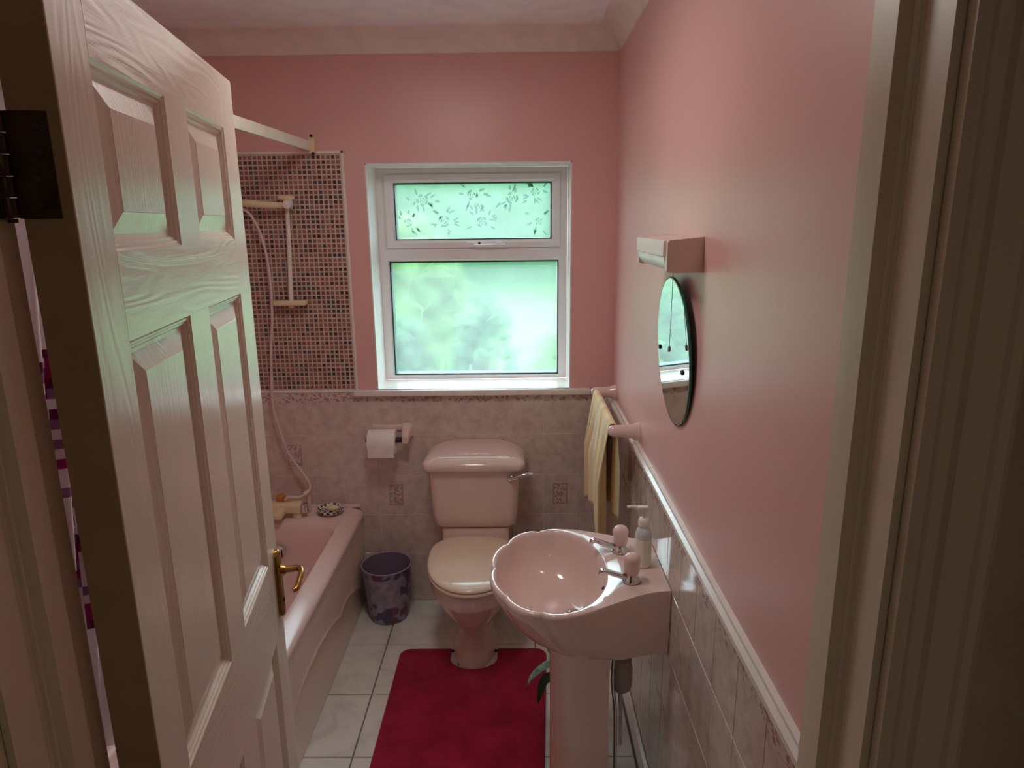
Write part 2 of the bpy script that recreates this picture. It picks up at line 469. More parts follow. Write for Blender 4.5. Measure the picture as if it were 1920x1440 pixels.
# dado on the right wall + white strip round mosaic + mosaic bottom
b = NB(); prof = [(0, 1.0), (.010, 1.0), (.018, 1.006), (.018, 1.018), (.010, 1.026), (.010, 1.034), (0, 1.038)]
loft(b, [[(XR-d, e, z) for d, z in prof] for e in (YF, YB)])
struct('trim_6', b, M['gloss'], angle=30)
b = NB(); prof = [(0, 0), (.022, 0), (.024, .020), (.018, .034), (.012, .042), (0, .045)]
loft(b, [[(XR-.008-d, e, z) for d, z in prof] for e in (YF, YB-.01)])
struct('baseboard_right', b, M['gloss'], angle=20)

# ---- tiles
def tile_mesh(name, w, h, th, axis, mat, ch=.0016):
    b = NB()
    def P(a, c, d): return (a, -d, c) if axis == 'y' else ((-d, a, c) if axis == 'x' else (a, c, d))
    hw, hh = w/2, h/2
    loops = []
    for ins, d in ((0, 0), (0, th-ch), (ch, th)):
        loops.append([P(-hw+ins, -hh+ins, d), P(hw-ins, -hh+ins, d), P(hw-ins, hh-ins, d), P(-hw+ins, hh-ins, d)])
    loft(b, loops, cap0=False)
    bmesh.ops.recalc_face_normals(b, faces=b.faces)
    me = bpy.data.meshes.new(name); b.to_mesh(me); b.free(); me.materials.append(mat); return me
def put(name, me, parent, loc):
    o = link(bpy.data.objects.new(name, me)); setparent(o, parent, Vector(loc)); return o

TW, THh, G = .1545, .1985, .0020
tm = {k: tile_mesh('wall_tile_' + k, TW-G, THh-G, .006, 'y', M[m]) for k, m in (('plain', 'tile'), ('border', 'tile_border'), ('insert', 'tile_insert'))}
rowz = [.951-.1985*(i) for i in range(0, 6)]      # centre heights
for r, z in enumerate(rowz):
    if z + .1 < 0: continue
    for c in range(13):
        x = .425 - .0085 - .1545*(c + .5) + .008
        if x < XL: continue
        k = 'border' if r == 0 else 'plain'
        if r == 2 and (abs(x - .182) < .07 or abs(x + .6) < .07): k = 'insert'
        if r == 1 and abs(x + 1.065) < .07: k = 'insert'
        if z - .1 < 0:
            continue
        put('tile', tm[k], wall_back, (x, YB, z))
# bottom cut row
cut = tile_mesh('wall_tile_cut', TW-G, .055, .006, 'y', M['tile'])
for c in range(8):
    put('tile', cut, wall_back, (.425-.0005-.1545*(c+.5), YB, .030))
tr_ = {k: tile_mesh('side_tile_' + k, .1535-G, .2-G, .006, 'x', M[m]) for k, m in (('plain', 'tile'), ('border', 'tile_border'))}
for r in range(5):
    for c in range(15):
        y = YB - .008 - .1535*(c+.5)
        if y < YF+.06: continue
        put('tile', tr_['border' if r == 0 else 'plain'], wall_right, (XR, y, .999-.1-.2*r))
b = NB(); box(b, XL, XR-.001, YB-.0046, YB-.0002, .001, 1.052); obj('grout_bed', b, M['grout'], wall_back, smooth=False)
b = NB(); box(b, XR-.0046, XR-.0002, YF, YB, .001, 1.0); obj('grout_bed', b, M['grout'], wall_right, smooth=False)
# floor tiles
ft = tile_mesh('floor_tile', .3245-.004, .3235-.004, .006, 'z', M['ftile'], .002)
for i in range(4):
    for j in range(8):
        x = -.586 + .3255*(i - .5); y = 2.637 + .3235*(1.5 - j)
        if x > XR: continue
        w0, w1 = x-.163, min(x+.163, XR-.002)
        y1 = min(y+.162, YB-.002); y0 = max(y-.162, YF)
        if y1 <= y0: continue
        if w1 < x+.15 or y1 < y+.15 or y0 > y-.15:
            b = NB(); hw = (w1-w0)/2-.002; hh = (y1-y0)/2-.002
            loft(b, [[(-hw+s, -hh+s, d), (hw-s, -hh+s, d), (hw-s, hh-s, d), (-hw+s, hh-s, d)] for s, d in ((0, 0), (0, .004), (.002, .006))], cap0=False)
            me = finish(b, smooth=False); me.name = 'floor_tile_cut'; me.materials.append(M['ftile'])
            put('tile', me, floor, ((w0+w1)/2, (y0+y1)/2, -.006))
        else: put('tile', ft, floor, (x, y, -.006))
# mosaic panel (in the wall)
mz0, mz1, mx1 = 1.066, 2.086, -.737
b = NB(); box(b, XL, mx1+.004, YB-.0032, YB-.0003, 1.055, mz1+.004); mos = obj('mosaic_panel', b, M['mgrout'], wall_back, smooth=False)
b = NB(); box(b, mx1, mx1+.012, YB-.008, YB-.0005, 1.055, mz1+.012, .002, 1); box(b, XL, mx1+.012, YB-.008, YB-.0005, mz1, mz1+.012, .002, 1)
box(b, XL, mx1+.012, YB-.009, YB-.0005, 1.052, 1.064, .002, 1)
obj('edge_strip', b, M['gloss'], wall_back)
b = NB(); pit = .02065
nc = int((mx1-.003-XL)/pit); nr = int((mz1-.002-mz0)/.0203)
for r in range(nr):
    for c in range(nc):
        x = mx1-.003-pit*(c+.5); z = mz0+.002+.0203*(r+.5); h = .0073; d = .0058 + rnd.uniform(0, .0006)
        mi = rnd.choices(range(5), (30, 26, 22, 14, 10))[0]
        V = [b.verts.new((x+a*s, YB-y, z+c_*s)) for s, y in ((h, .003), (h-.001, d)) for a, c_ in ((-1, -1), (1, -1), (1, 1), (-1, 1))]
        for f in [(4, 5, 6, 7)] + [(i, (i+1) % 4, 4+(i+1) % 4, 4+i) for i in range(4)]:
            b.faces.new([V[k] for k in f]).material_index = mi
o = obj('mosaic_tiles', b, mosaic_mats, mos, kind='stuff', smooth=False)

# ---- window
win = link(bpy.data.objects.new('window_1', None)); BASE['window_1'] = Vector((-.2, 3.19, 1.06)); win.location = BASE['window_1']; win['kind'] = 'structure'
FY = YB + .19
def frame_ring(b, x0, x1, z0, z1, w, y0, y1, bev=.004, ws=None):
    """rectangular ring with a chamfered inner edge"""
    wl, wr, wb, wt = ws or (w, w, w, w)
    def lp(a, y): return [(x0+a*wl, y, z0+a*wb), (x1-a*wr, y, z0+a*wb), (x1-a*wr, y, z1-a*wt), (x0+a*wl, y, z1-a*wt)]
    loft(b, [lp(0, y1), lp(0, y0), lp(.62, y0), lp(.80, y0+.006), lp(1, y0+.014), lp(1, y1)], cap0=False, cap1=False)
    a = b.verts[-4:]; 
OX0, OX1, OZ0, OZ1 = WX0+.006, WX1-.006, 1.067, 2.04
b = NB()
frame_ring(b, OX0, OX1, 1.652, OZ1, .0, FY, FY+.06, ws=(.042, .042, .038, .034))
frame_ring(b, OX0, OX1, OZ0, 1.652, .0, FY, FY+.06, ws=(.044, .044, .022, .030))
obj('frame', b, M['upvc'], win, angle=20)
b = NB(); frame_ring(b, -.596, .196, 1.686, 2.010, .04, FY-.004, FY+.05, ws=(.040, .038, .038, .036)); obj('sash', b, M['upvc'], win, angle=20)
b = NB()
for x0, x1, z0, z1 in ((-.557, .159, 1.722, 1.975), (-.592, .192, 1.087, 1.624)):
    for q in ((x0, x0+.005, z0, z1), (x1-.005, x1, z0, z1), (x0, x1, z0, z0+.005), (x0, x1, z1-.005, z1)):
        box(b, q[0], q[1], FY+.008, FY+.058, q[2], q[3])
obj('gasket', b, M['gasket'], win, label='dark green rubber gasket', smooth=False)
b = NB(); box(b, -.557, .159, FY+.018, FY+.0181, 1.722, 1.975)
for f in list(b.faces):
    if f.calc_center_median().y > FY+.01805 or abs(f.normal.y) < .5: pass
def pane(x0, x1, z0, z1):
    b = NB(); nx, nz = 8, 6
    V = [[b.verts.new((x0+(x1-x0)*i/nx, FY+.018, z0+(z1-z0)*j/nz)) for i in range(nx+1)] for j in range(nz+1)]
    for j in range(nz):
        for i in range(nx): b.faces.new((V[j][i], V[j][i+1], V[j+1][i+1], V[j+1][i]))
    return b
b.free()
obj('pane', pane(-.566, .168, 1.713, 1.984), M['glass'], win, label='upper frosted pane with etched flowers', smooth=False)
obj('pane', pane(-.601, .201, 1.078, 1.633), M['glass'], win, label='large lower frosted pane', smooth=False)
# etched flower sprays on the upper pane
b = NB()
def leaf2d(cx, cz, L_, W_, a):
    n = 10; pts = []
    for i in range(n):
        th = 2*PI*i/n; u = math.cos(th)*L_/2; v = math.sin(th)*W_/2*(1-.35*math.cos(th))
        pts.append((cx+u*math.cos(a)-v*math.sin(a), FY+.0172, cz+u*math.sin(a)+v*math.cos(a)))
    b.faces.new([b.verts.new(p) for p in pts])
r2 = random.Random(5)
for fx, fz, big in ((-.43, 1.90, 1), (-.335, 1.805, 1), (-.20, 1.92, .9), (-.02, 1.905, 1), (.085, 1.93, .7), (.10, 1.80, .6), (-.16, 1.80, .9), (-.50, 1.80, .7)):
    for k in range(5):
        a = 2*PI*k/5 + r2.random(); leaf2d(fx+.0225*big*math.cos(a), fz+.021*big*math.sin(a), .022*big, .012*big, a+PI/2)
        leaf2d(fx+.011*big*math.cos(a+.6), fz+.010*big*math.sin(a+.6), .011*big, .006*big, a+PI/2+.6)
    leaf2d(fx, fz, .007*big, .006*big, 0)
    for k in range(11):
        a = r2.uniform(0, 2*PI); rr = r2.uniform(.036, .062)
        X = fx+rr*math.cos(a)*1.2; Z = min(max(fz+rr*math.sin(a), 1.735), 1.962)
        if -.548 < X < .15: leaf2d(X, Z, r2.uniform(.020, .034), r2.uniform(.008, .012), a + r2.uniform(-.6, .6))
obj('etched_flowers', b, M['etch'], win, kind='stuff', smooth=False)
b = NB()
box(b, -.222, -.160, FY-.018, FY-.004, 1.690, 1.712, .004); hb = obj('window_handle', b, M['white'], win)
b = NB(); box(b, -.200, -.050, FY-.034, FY-.018, 1.690, 1.702, .004); obj('lever', b, M['white'], hb)
b = NB(); cyl(b, (-.172, FY-.0185, 1.706), (-.172, FY-.0200, 1.706), .006); obj('keyhole', b, M['dark'], hb)

# ---- door frame profiles
def jamb(name, X, s):
    # s=+1: the jamb stands at -X side (left), face towards +X
    f = lambda dx, y: (X + s*dx, y)
    poly = [(-.030, .5705), (0, .5705), (0, .610), (.002, .612), (.002, .615), (.006, .616), (.006, .619), (.010, .621), (.015, .626), (.015, .655), (0, .655), (0, .6995), (-.030, .6995)]
    b = NB(); prism(b, [f(dx, y) for dx, y in poly], 0, DZ)
    return b
b = jamb('l', DX0, 1)
o = struct('trim_7', b, M['cream'], angle=20)
struct('trim_8', jamb('r', DX1, -1), M['cream'], angle=20)
b = NB(); box(b, DX0-.03, DX1+.03, .5705, .6995, DZ, DZ+.029); box(b, DX0, DX1, .612, .655, DZ-.015, DZ); struct('trim_9', b, M['cream'])
# hall-side architrave with grooves
def arch(X, s):
    P = [(0, .569), (0, .556), (.004, .553), (.010, .553), (.012, .549), (.018, .548), (.020, .551), (.024, .551), (.027, .545), (.038, .543), (.050, .542), (.053, .538), (.060, .536), (.066, .539), (.070, .545), (.072, .553), (.072, .569)]
    b = NB(); prism(b, [(X - s*(dx), y) for dx, y in P], 0, DZ+.04); return b
struct('trim_10', arch(DX0-.008, 1), M['cream'], angle=20)
struct('trim_11', arch(DX1+.008, -1), M['cream'], angle=20)
# neighbouring architrave on the hall's right wall
b = NB(); prism(b, [(.4995, .50), (.484, .50), (.478, .492), (.480, .486), (.474, .480), (.474, .455), (.468, .450), (.468, .432), (.4995, .432)], 0, 2.1)
struct('trim_12', b, M['cream'], angle=20)
# little knots showing through the left jamb paint
b = NB()
for y, z in ((.590, .98), (.583, .905)):
    loft(b, [[(DX0+.0003+d, y+r*.007*math.cos(a*PI/8), z+r*.012*math.sin(a*PI/8)) for a in range(16)] for r, d in ((1, 0), (.6, .0006), (.2, .0003))])
obj('knot', b, simple('yellowed_knot', L(.40, .22, .07), .4, var=.2, vs=80), bpy.data.objects['trim_7'])

# ---------------------------------------------------------------- door (hinged left, standing open into the room)
H = Vector((-.44205, .70, 0)); dd = Vector((-.16091329, .98696855, 0)); nn = Vector((.98696855, .16091329, 0))
DM = Matrix(((nn.x, dd.x, 0, H.x), (nn.y, dd.y, 0, H.y), (0, 0, 1, 0), (0, 0, 0, 1)))   # local: x out of face, y along the door, z up
DW, DT, DB, DTOP = .7480, .0475, .03, 2.075
door = link(bpy.data.objects.new('door_1', None)); door['kind'] = 'structure'; door.matrix_world = DM; BASE['door_1'] = Vector((0, 0, 0))
def dobj(name, bm, mat, parent=door, **k):
    me_o = obj(name, bm, mat, None, **k)
    me_o.parent = parent; me_o.location = (0, 0, 0)
    return me_o
cols = [(.087, .324), (.424, .655)]
rowsP = [(1.772, 1.977), (1.073, 1.668), (.235, .884)]
def slab(b, y0, y1, z0, z1, back=True):
    box(b, -DT+.004, 0, y0, y1, z0, z1)
# core behind panels + stiles (vertical grain)
b = NB(); box(b, -DT, -.012, 0, DW, DB, DTOP, 0); dobj('core', b, M['door_edge'], smooth=False)
b = NB()
for y0, y1 in ((0, cols[0][0]), (cols[1][1], DW)): box(b, -.012, 0, y0, y1, DB, DTOP, .0009, 1)
dobj('stile', b, M['door_v'])
b = NB()
for z0, z1 in rowsP: box(b, -.012, 0, cols[0][1], cols[1][0], z0, z1)
dobj('muntin', b, M['door_v'])
for z0, z1 in ((DB, rowsP[2][0]), (rowsP[2][1], rowsP[1][0]), (rowsP[1][1], rowsP[0][0]), (rowsP[0][1], DTOP)):
    b = NB(); box(b, -.012, 0, cols[0][0], cols[1][1], z0, z1); dobj('rail', b, M['door_h'])
for z0, z1 in rowsP:
    for y0, y1 in cols:
        b = NB()
        def lp(i, d): return [(d, y0+i, z0+i), (d, y1-i, z0+i), (d, y1-i, z1-i), (d, y0+i, z1-i)]
        loft(b, [lp(0, -.0005), lp(.003, -.003), lp(.006, -.003), lp(.008, -.0065), lp(.011, -.0065), lp(.014, -.0112), lp(.019, -.0112), lp(.044, -.0035), lp(.045, -.0028)], cap0=False, cap1=True)
        dobj('door_panel', b, M['door_v'], angle=12)
b = NB(); box(b, -DT, -.0008, -.0008, .0002, DB, DTOP); dobj('edge_lipping', b, M['door_edge'], smooth=False)
b = NB(); box(b, -DT-.001, -DT, .02, DW-.02, DB+.02, DTOP-.02); dobj('back_face', b, M['door_v'])
# hinge on the hinge edge (y=0 face) : leaf, knuckle, screws
hz0, hz1 = 1.808, 1.909
b = NB(); box(b, -DT-.003, -.012, -.0025, 0, hz0, hz1, .0006, 1); lf = dobj('hinge', b, M['bronze'])
b = NB()
for k in range(5):
    a = hz0 + (hz1-hz0)*k/5; cyl(b, (-DT-.009, -.004, a+.0006), (-DT-.009, -.004, a+(hz1-hz0)/5-.0006), .0075, n=16, bev=.0008)
cyl(b, (-DT-.009, -.004, hz1), (-DT-.009, -.004, hz1+.004), .0045); cyl(b, (-DT-.009, -.004, hz0-.004), (-DT-.009, -.004, hz0), .0045)
box(b, -DT-.046, -DT-.012, -.012, -.0095, hz0, hz1, .0006, 1)
o = dobj('knuckle', b, M['bronze'], lf)
for k in range(4):
    b = NB(); z = hz1 - .014 - k*.0245; y = -.020 if k < 2 else -.026
    cyl(b, (y-.002, -.0025, z), (y-.002, -.0042, z), .0042, .0034, n=14)
    dobj('screw', b, M['screw'], lf)
# brass lever handle on a plate
b = NB(); loft(b, [[(d, y, z) for (y, z, _) in rrect(.7225, .997, .0165-i, .083-i, .014, 0)] for i, d in ((0, .0), (0, .006), (.003, .010), (.007, .011))]); hp = dobj('handle_plate', b, M['brass'])
b = NB(); tube(b, [(.010, .727, 1.026), (.030, .727, 1.027), (.048, .726, 1.028), (.056, .716, 1.028), (.058, .695, 1.026), (.056, .670, 1.020), (.054, .654, 1.017), (.048, .648, 1.016)], lambda t: .0085 - .003*t + .002*math.exp(-((t)/.06)**2), n=12, m=6)
cyl(b, (.010, .727, 1.026), (.020, .727, 1.026), .014, .011)
dobj('lever', b, M['brass'], hp)
b = NB(); cyl(b, (.0105, .7225, .955), (.0125, .7225, .955), .005); dobj('keyhole', b, M['dark'], hp)

# ---------------------------------------------------------------- bath
bath = thing('bathtub', 'pale pink bathtub with rolled rim and cream front panel, behind the open door', 'bathtub', (-1.08, 2.1, 0))
b = NB()
bx0, bx1, by0, by1 = XL+.002, -.735, 1.30, YB-.010
ocx, ocy, ohx, ohy = (bx0+bx1)/2, (by0+by1)/2, (bx1-bx0)/2, (by1-by0)/2
def inner(z, x0, x1, y0, y1, r): return rrect((x0+x1)/2, (y0+y1)/2, (x1-x0)/2, (y1-y0)/2, r, z, 8)
def rimx(d, z): return inner(z, bx0+min(d, .02), bx1-d, by0+min(d, .02), by1-min(d, .002), .012)
lp = [rimx(0, .458), rimx(0, .464), rimx(.003, .472), rimx(.010, .4795), rimx(.022, .4855), rimx(.056, .5005), rimx(.062, .5025),
      inner(.5025, -1.39, -.802, 1.42, 2.800, .10), inner(.494, -1.385, -.805, 1.426, 2.794, .10), inner(.480, -1.378, -.812, 1.434, 2.786, .10),
      inner(.40, -1.365, -.822, 1.47, 2.776, .11), inner(.28, -1.345, -.842, 1.56, 2.762, .12), inner(.20, -1.32, -.870, 1.64, 2.74, .13), inner(.165, -1.28, -.91, 1.70, 2.70, .13), inner(.155, -1.2, -.99, 1.8, 2.62, .1)]
loft(b, lp, cap0=False)
obj('bath_shell', b, M['pinkacr'], bath, angle=60)
# raised back deck lip
b = NB(); box(b, bx0, bx1-.012, YB-.028, YB-.010, .497, .512, .005, 3); obj('upstand', b, M['pinkacr'], bath)
fy = [1.30, 1.5, 1.62, 1.75, 1.917, 2.015, 2.12, 2.226, 2.35, 2.45, 2.515, 2.545, 2.575, 2.64, 2.703, 2.80, 2.916, 3.0]
fz = [.10, .10, .12, .165, .232, .262, .275, .271, .255, .230, .205, .212, .227, .220, .204, .17, .123, .10]
b = NB(); ny, nz = 170, 76; V = []
for j in range(nz+1):
    z = .002 + (.456-.002)*j/nz; row = []
    for i in range(ny+1):
        y = 1.305 + (2.990-1.305)*i/ny
        d = z - np.interp(y, fy, fz)
        s = 0 if d < -.008 else (1 if d > 0 else (d+.008)/.008)
        bead = .004*math.exp(-((d-.004)/.006)**2)
        x = -.757 + .010*s + bead + (.004 if z > .448 else 0)
        row.append(b.verts.new((x, y, z)))
    V.append(row)
for j in range(nz):
    for i in range(ny): b.faces.new((V[j][i], V[j][i+1], V[j+1][i+1], V[j+1][i]))
obj('bath_panel', b, M['panel'], bath, label='cream front panel with a raised wavy line', angle=60)
b = NB(); box(b, -.752, -.738, 1.302, 2.990, .448, .458, .002, 1); obj('panel_top_bead', b, M['panel'], bath)
b = NB(); box(b, bx0, -.76, 1.302, 1.312, .0, .458); obj('end_panel', b, M['panel'], bath)
b = NB(); cyl(b, (-1.02, 2.66, .156), (-1.02, 2.66, .160), .035, .032, n=24); cyl(b, (-.99, 2.60, .160), (-1.0, 2.60, .175), .022, .02, n=20); obj('plug_hole', b, M['chrome'], bath)
b = NB(); cyl(b, (-1.075, 2.762, .385), (-1.075, 2.748, .383), .032, .028, n=24, bev=.003); ov = obj('overflow', b, M['chrome'], bath)
b = NB()
for k in range(-2, 3): box(b, -1.075+k*.011-.003, -1.075+k*.011+.003, 2.7465, 2.7485, .365, .401)
obj('slot', b, M['dark'], ov)
# deck mounted shower mixer
b = NB()
box(b, -1.155, -.985, 2.835, 2.895, .530, .575, .010, 3)
cyl(b, (-1.12, 2.865, .498), (-1.12, 2.865, .535), .022); cyl(b, (-1.01, 2.865, .498), (-1.01, 2.865, .535), .022)
box(b, -1.095, -1.045, 2.755, 2.85, .535, .562, .008, 3)
mx = obj('mixer_tap', b, M['beige'], bath, label='cream plastic mixer body')
b = NB()
for x in (-1.165, -.975):
    b = NB(); lathe(b, (x, 2.865, .548), [(.008, -.02), (.018, -.018), (.02, 0), (.018, .018), (.008, .02)], n=16)
    obj('tap_knob', b, M['chrome'], mx)
b = NB(); lathe(b, (-1.085, 2.885, .575), [(.018, 0), (.021, .006), (.020, .024), (.013, .030)], n=18); obj('diverter', b, M['orange'], mx, label='amber diverter knob')

# ---------------------------------------------------------------- shower riser set
sh = thing('shower_set', 'cream shower riser rail with handset and long hose on mosaic tiles', 'shower', (-.98, 2.96, 1.45))
b = NB(); tube(b, [(-.968, 2.957, 1.885), (-.975, 2.957, 1.68), (-.985, 2.957, 1.475)], .0095, n=14, m=3); obj('riser_bar', b, M['rail_w'], sh)
b = NB(); box(b, -1.06, -.920, 2.935, 2.9935, 1.455, 1.477, .006, 3); box(b, -.995, -.975, 2.945, 2.97, 1.445, 1.457, .004); obj('bottom_bracket', b, M['beige'], sh)
b = NB(); loft(b, [rrect(-.972, 2.966, .036-i, .022-i*.6, .02, z) for i, z in ((.006, 1.898), (0, 1.903), (0, 1.912), (.006, 1.917))]); cyl(b, (-.968, 2.957, 1.87), (-.968, 2.957, 1.90), .014); obj('top_bracket', b, M['beige'], sh)
b = NB(); cyl(b, (-.955, 2.94, 1.882), (-.955, 2.905, 1.878), .019, .017, n=20, bev=.003); cyl(b, (-.965, 2.95, 1.882), (-.945, 2.95, 1.882), .02); obj('slider_knob', b, M['white'], sh)
b = NB(); tube(b, [(-.972, 2.93, 1.876), (-1.03, 2.92, 1.878), (-1.10, 2.905, 1.884), (-1.17, 2.89, 1.892), (-1.23, 2.875, 1.895)], lambda t: .012 + .004*math.sin(t*3), n=14, m=5)
hs = obj('handset', b, M['beige'], sh)
b = NB(); cyl(b, (-1.25, 2.87, 1.915), (-1.256, 2.862, 1.872), .022, .036, n=24, bev=.004); obj('spray_head', b, M['beige'], hs)
b = NB(); hose = [(-1.16, 2.90, 1.872), (-1.13, 2.92, 1.857), (-1.105, 2.93, 1.82), (-1.085, 2.94, 1.76), (-1.070, 2.945, 1.67), (-1.065, 2.95, 1.534), (-1.073, 2.95, 1.396), (-1.088, 2.95, 1.28), (-1.098, 2.95, 1.159), (-1.106, 2.95, 1.012), (-1.090, 2.948, .913), (-1.055, 2.945, .786), (-1.000, 2.94, .695), (-.968, 2.935, .643), (-.962, 2.925, .615), (-.975, 2.905, .597), (-1.005, 2.885, .590), (-1.045, 2.870, .596), (-1.062, 2.866, .584)]
tube(b, hose, .0062, n=10, m=7); obj('shower_hose', b, M['hose'], sh)
b = NB(); cyl(b, (-.968, 2.915, .606), (-.982, 2.899, .596), .010, .011, n=14); cyl(b, (-.972, 2.925, .5045), (-.972, 2.925, .598), .011, .009, n=14); obj('hose_clip', b, M['pinkplas'], sh)

# ---------------------------------------------------------------- curtain rail and curtain
cr = thing('shower_curtain_rail', 'white flat shower curtain rail fixed above the mosaic tiles', 'curtain rail', (-.86, 3, 2.12))
b = NB(); loft(b, [[(-.860+dx, y, 2.115+dz-(2.98-y)*.012) for dx, dz in ((-.006, -.019), (.006, -.019), (.007, -.016), (.007, .016), (.006, .019), (-.006, .019), (-.007, .016), (-.007, -.016))] for y in (1.0, 2.0, 2.975)]); obj('rail_bar', b, M['rail_w'], cr)
b = NB(); box(b, -.862, -.838, 2.965, 2.9995, 2.085, 2.150, .003); rb = obj('end_bracket', b, M['beige'], cr)
for sx_, sz_ in ((-.846, 2.154), (-.843, 2.084)):
    b = NB(); cyl(b, (sx_, 2.966, sz_), (sx_, 2.960, sz_), .006, n=12); obj('screw', b, M['dark'], rb)
b = NB(); n = 140; uvl = b.loops.layers.uv.new('UVMap'); V = []
zs = [2.08, 1.9, 1.7, 1.5, 1.3, 1.1, .9, .7, .525]
for z in zs:
    row = []
    for i in range(n+1):
        u = i/n; y = 1.22 + .40*u; x = -.86 - .14*(2.08-z)/1.53 - .06 + .040*math.sin(u*2*PI*7 + .4*math.sin(z*3))
        row.append((b.verts.new((x, y, z)), u*1.4, z))
    V.append(row)
for j in range(len(zs)-1):
    for i in range(n):
        q = (V[j][i], V[j][i+1], V[j+1][i+1], V[j+1][i]); f = b.faces.new([a[0] for a in q])
        for l_, a in zip(f.loops, q): l_[uvl].uv = (a[1], a[2])
o = obj('shower_curtain', b, M['curtain'], None, angle=80); tag(o, 'white shower curtain with magenta and purple check band, seen through door gap', 'curtain')
md = o.modifiers.new('s', 'SOLIDIFY'); md.thickness = .001

# ---------------------------------------------------------------- soap dish + soap on bath corner
sd = thing('soap_dish', 'round glass soap dish with black and white lattice on the bath corner', 'soap dish', (-.868, 2.905, .5))
b = NB(); lathe(b, (-.868, 2.905, .5045), [(.042, 0), (.050, .004), (.057, .012), (.061, .022), (.059, .0235), (.054, .015), (.044, .009)], n=36); obj('bowl', b, M['lattice'], sd)
o = None
b = NB(); lathe(b, (-.862, 2.912, .5145), [(.012, 0), (.021, .002), (.025, .009), (.024, .017), (.018, .021)], n=24, sx=1.15, sy=.8); o = obj('soap_bar', b, M['soapbar'], None, angle=60); tag(o, 'small cream bar of soap in the lattice soap dish', 'soap')

# ---------------------------------------------------------------- toilet
wc = thing('toilet', 'pale pink close-coupled toilet with scalloped cistern lid below the window', 'toilet', (-.197, 2.7, 0))
TX = -.197
b = NB(); rows = []
for z, hx, hy, cy in ((.464, .150, .065, 2.895), (.470, .172, .078, 2.893), (.485, .184, .086, 2.890), (.53, .189, .090, 2.888), (.65, .195, .095, 2.886), (.752, .199, .098, 2.885)):
    rows.append([(x, y, z) for x, y, _ in rrect(TX, cy, hx, hy, .035, z, 8)])
loft(b, rows); obj('cistern', b, M['pinkware'], wc, angle=60)
b = NB(); N = 112; rows = []
def lidloop(hx, hy, cy, z, wave, crown=0):
    out = []
    base = rrect(TX, cy, hx, hy, .045, z, 27)
    for x, y, _ in base:
        u = (x-TX)/hx
        fr = 1 if y < cy - hy*.5 else 0
        w = wave*(abs(math.sin((u*3.0)*PI/1.0 + PI/2)) - .5) if fr else 0
        out.append((x, max(y - w, 0) if y < cy else min(y, 2.990), z + crown*(1-u*u)))
    return out
for d, z, wv, cw in ((.014, .745, .002, 0), (.004, .750, .004, 0), (0, .758, .006, 0), (0, .774, .007, 0), (.003, .781, .007, .001), (.010, .787, .008, .002), (.024, .795, .008, .003), (.042, .802, .006, .005), (.070, .810, .004, .008), (.110, .817, .001, .011), (.160, .822, 0, .013)):
    hx, hy, cy = .224-d*.55, .115-d/2, 2.877+d/2
    rows.append(lidloop(hx, hy, cy, z, wv, cw))
loft(b, rows); obj('cistern_lid', b, M['pinkware'], wc, angle=70, label='scalloped cistern lid')
b = NB(); cyl(b, (-.036, 2.792, .716), (-.036, 2.778, .716), .016, .014, n=20, bev=.002); tube(b, [(-.036, 2.772, .716), (-.012, 2.768, .722), (.015, 2.766, .732), (.040, 2.768, .737), (.058, 2.772, .738)], lambda t: .0075 + .003*math.sin(t*PI), n=12, m=5); obj('flush_lever', b, M['chrome'], wc, label='chrome flush lever')
def egg(hw, yf, yb, z, n=56, sq=.55):
    pts = []; ym = yb - (yb-yf)*.40
    for i in range(n):
        a = 2*PI*i/n; c, s = math.cos(a), math.sin(a)
        x = hw*math.copysign(abs(c)**(.95 if s < 0 else sq+.2), c)
        y = ym + (ym-yf)*math.copysign(abs(s)**.98, s) if s < 0 else ym + (yb-ym)*abs(s)**sq
        pts.append((TX+x, y, z))
    return pts
b = NB(); rows = [egg(.096, 2.455, 2.80, 0, sq=.6), egg(.094, 2.458, 2.80, .010, sq=.6), egg(.084, 2.478, 2.80, .03, sq=.6), egg(.076, 2.492, 2.80, .07), egg(.074, 2.495, 2.80, .11), egg(.080, 2.482, 2.80, .15), egg(.100, 2.450, 2.81, .19), egg(.128, 2.408, 2.82, .235), egg(.152, 2.378, 2.83, .28), egg(.166, 2.360, 2.84, .315), egg(.171, 2.352, 2.845, .325), egg(.172, 2.350, 2.85, .332), egg(.181, 2.338, 2.855, .338), egg(.184, 2.334, 2.86, .365), egg(.183, 2.335, 2.86, .392), egg(.176, 2.342, 2.86, .398)]
loft(b, rows); obj('pan', b, M['pinkware'], wc, angle=35)
b = NB(); loft(b, [rrect(TX, 2.90, .150-i, .085-i, .02, z) for i, z in ((0, .33), (0, .455), (.004, .463))]); box(b, TX-.08, TX+.08, 2.82, 2.94, .05, .34, .02); obj('back_shelf', b, M['pinkware'], wc)
b = NB(); loft(b, [egg(.185, 2.332, 2.80, .4005), egg(.189, 2.327, 2.80, .405), egg(.189, 2.327, 2.80, .415), egg(.186, 2.331, 2.80, .4185)]); obj('seat', b, M['seat'], wc, angle=50, label='pale peach seat')
b = NB(); loft(b, [egg(.184, 2.333, 2.795, .420), egg(.188, 2.328, 2.795, .424), egg(.188, 2.328, 2.795, .429), egg(.184, 2.334, 2.795, .4345), egg(.176, 2.345, 2.79, .438), egg(.160, 2.366, 2.785, .4424), egg(.13, 2.402, 2.77, .4475), egg(.09, 2.46, 2.74, .451), egg(.04, 2.55, 2.68, .4525)]); obj('seat_lid', b, M['seat'], wc, angle=60, label='pale peach closed lid')
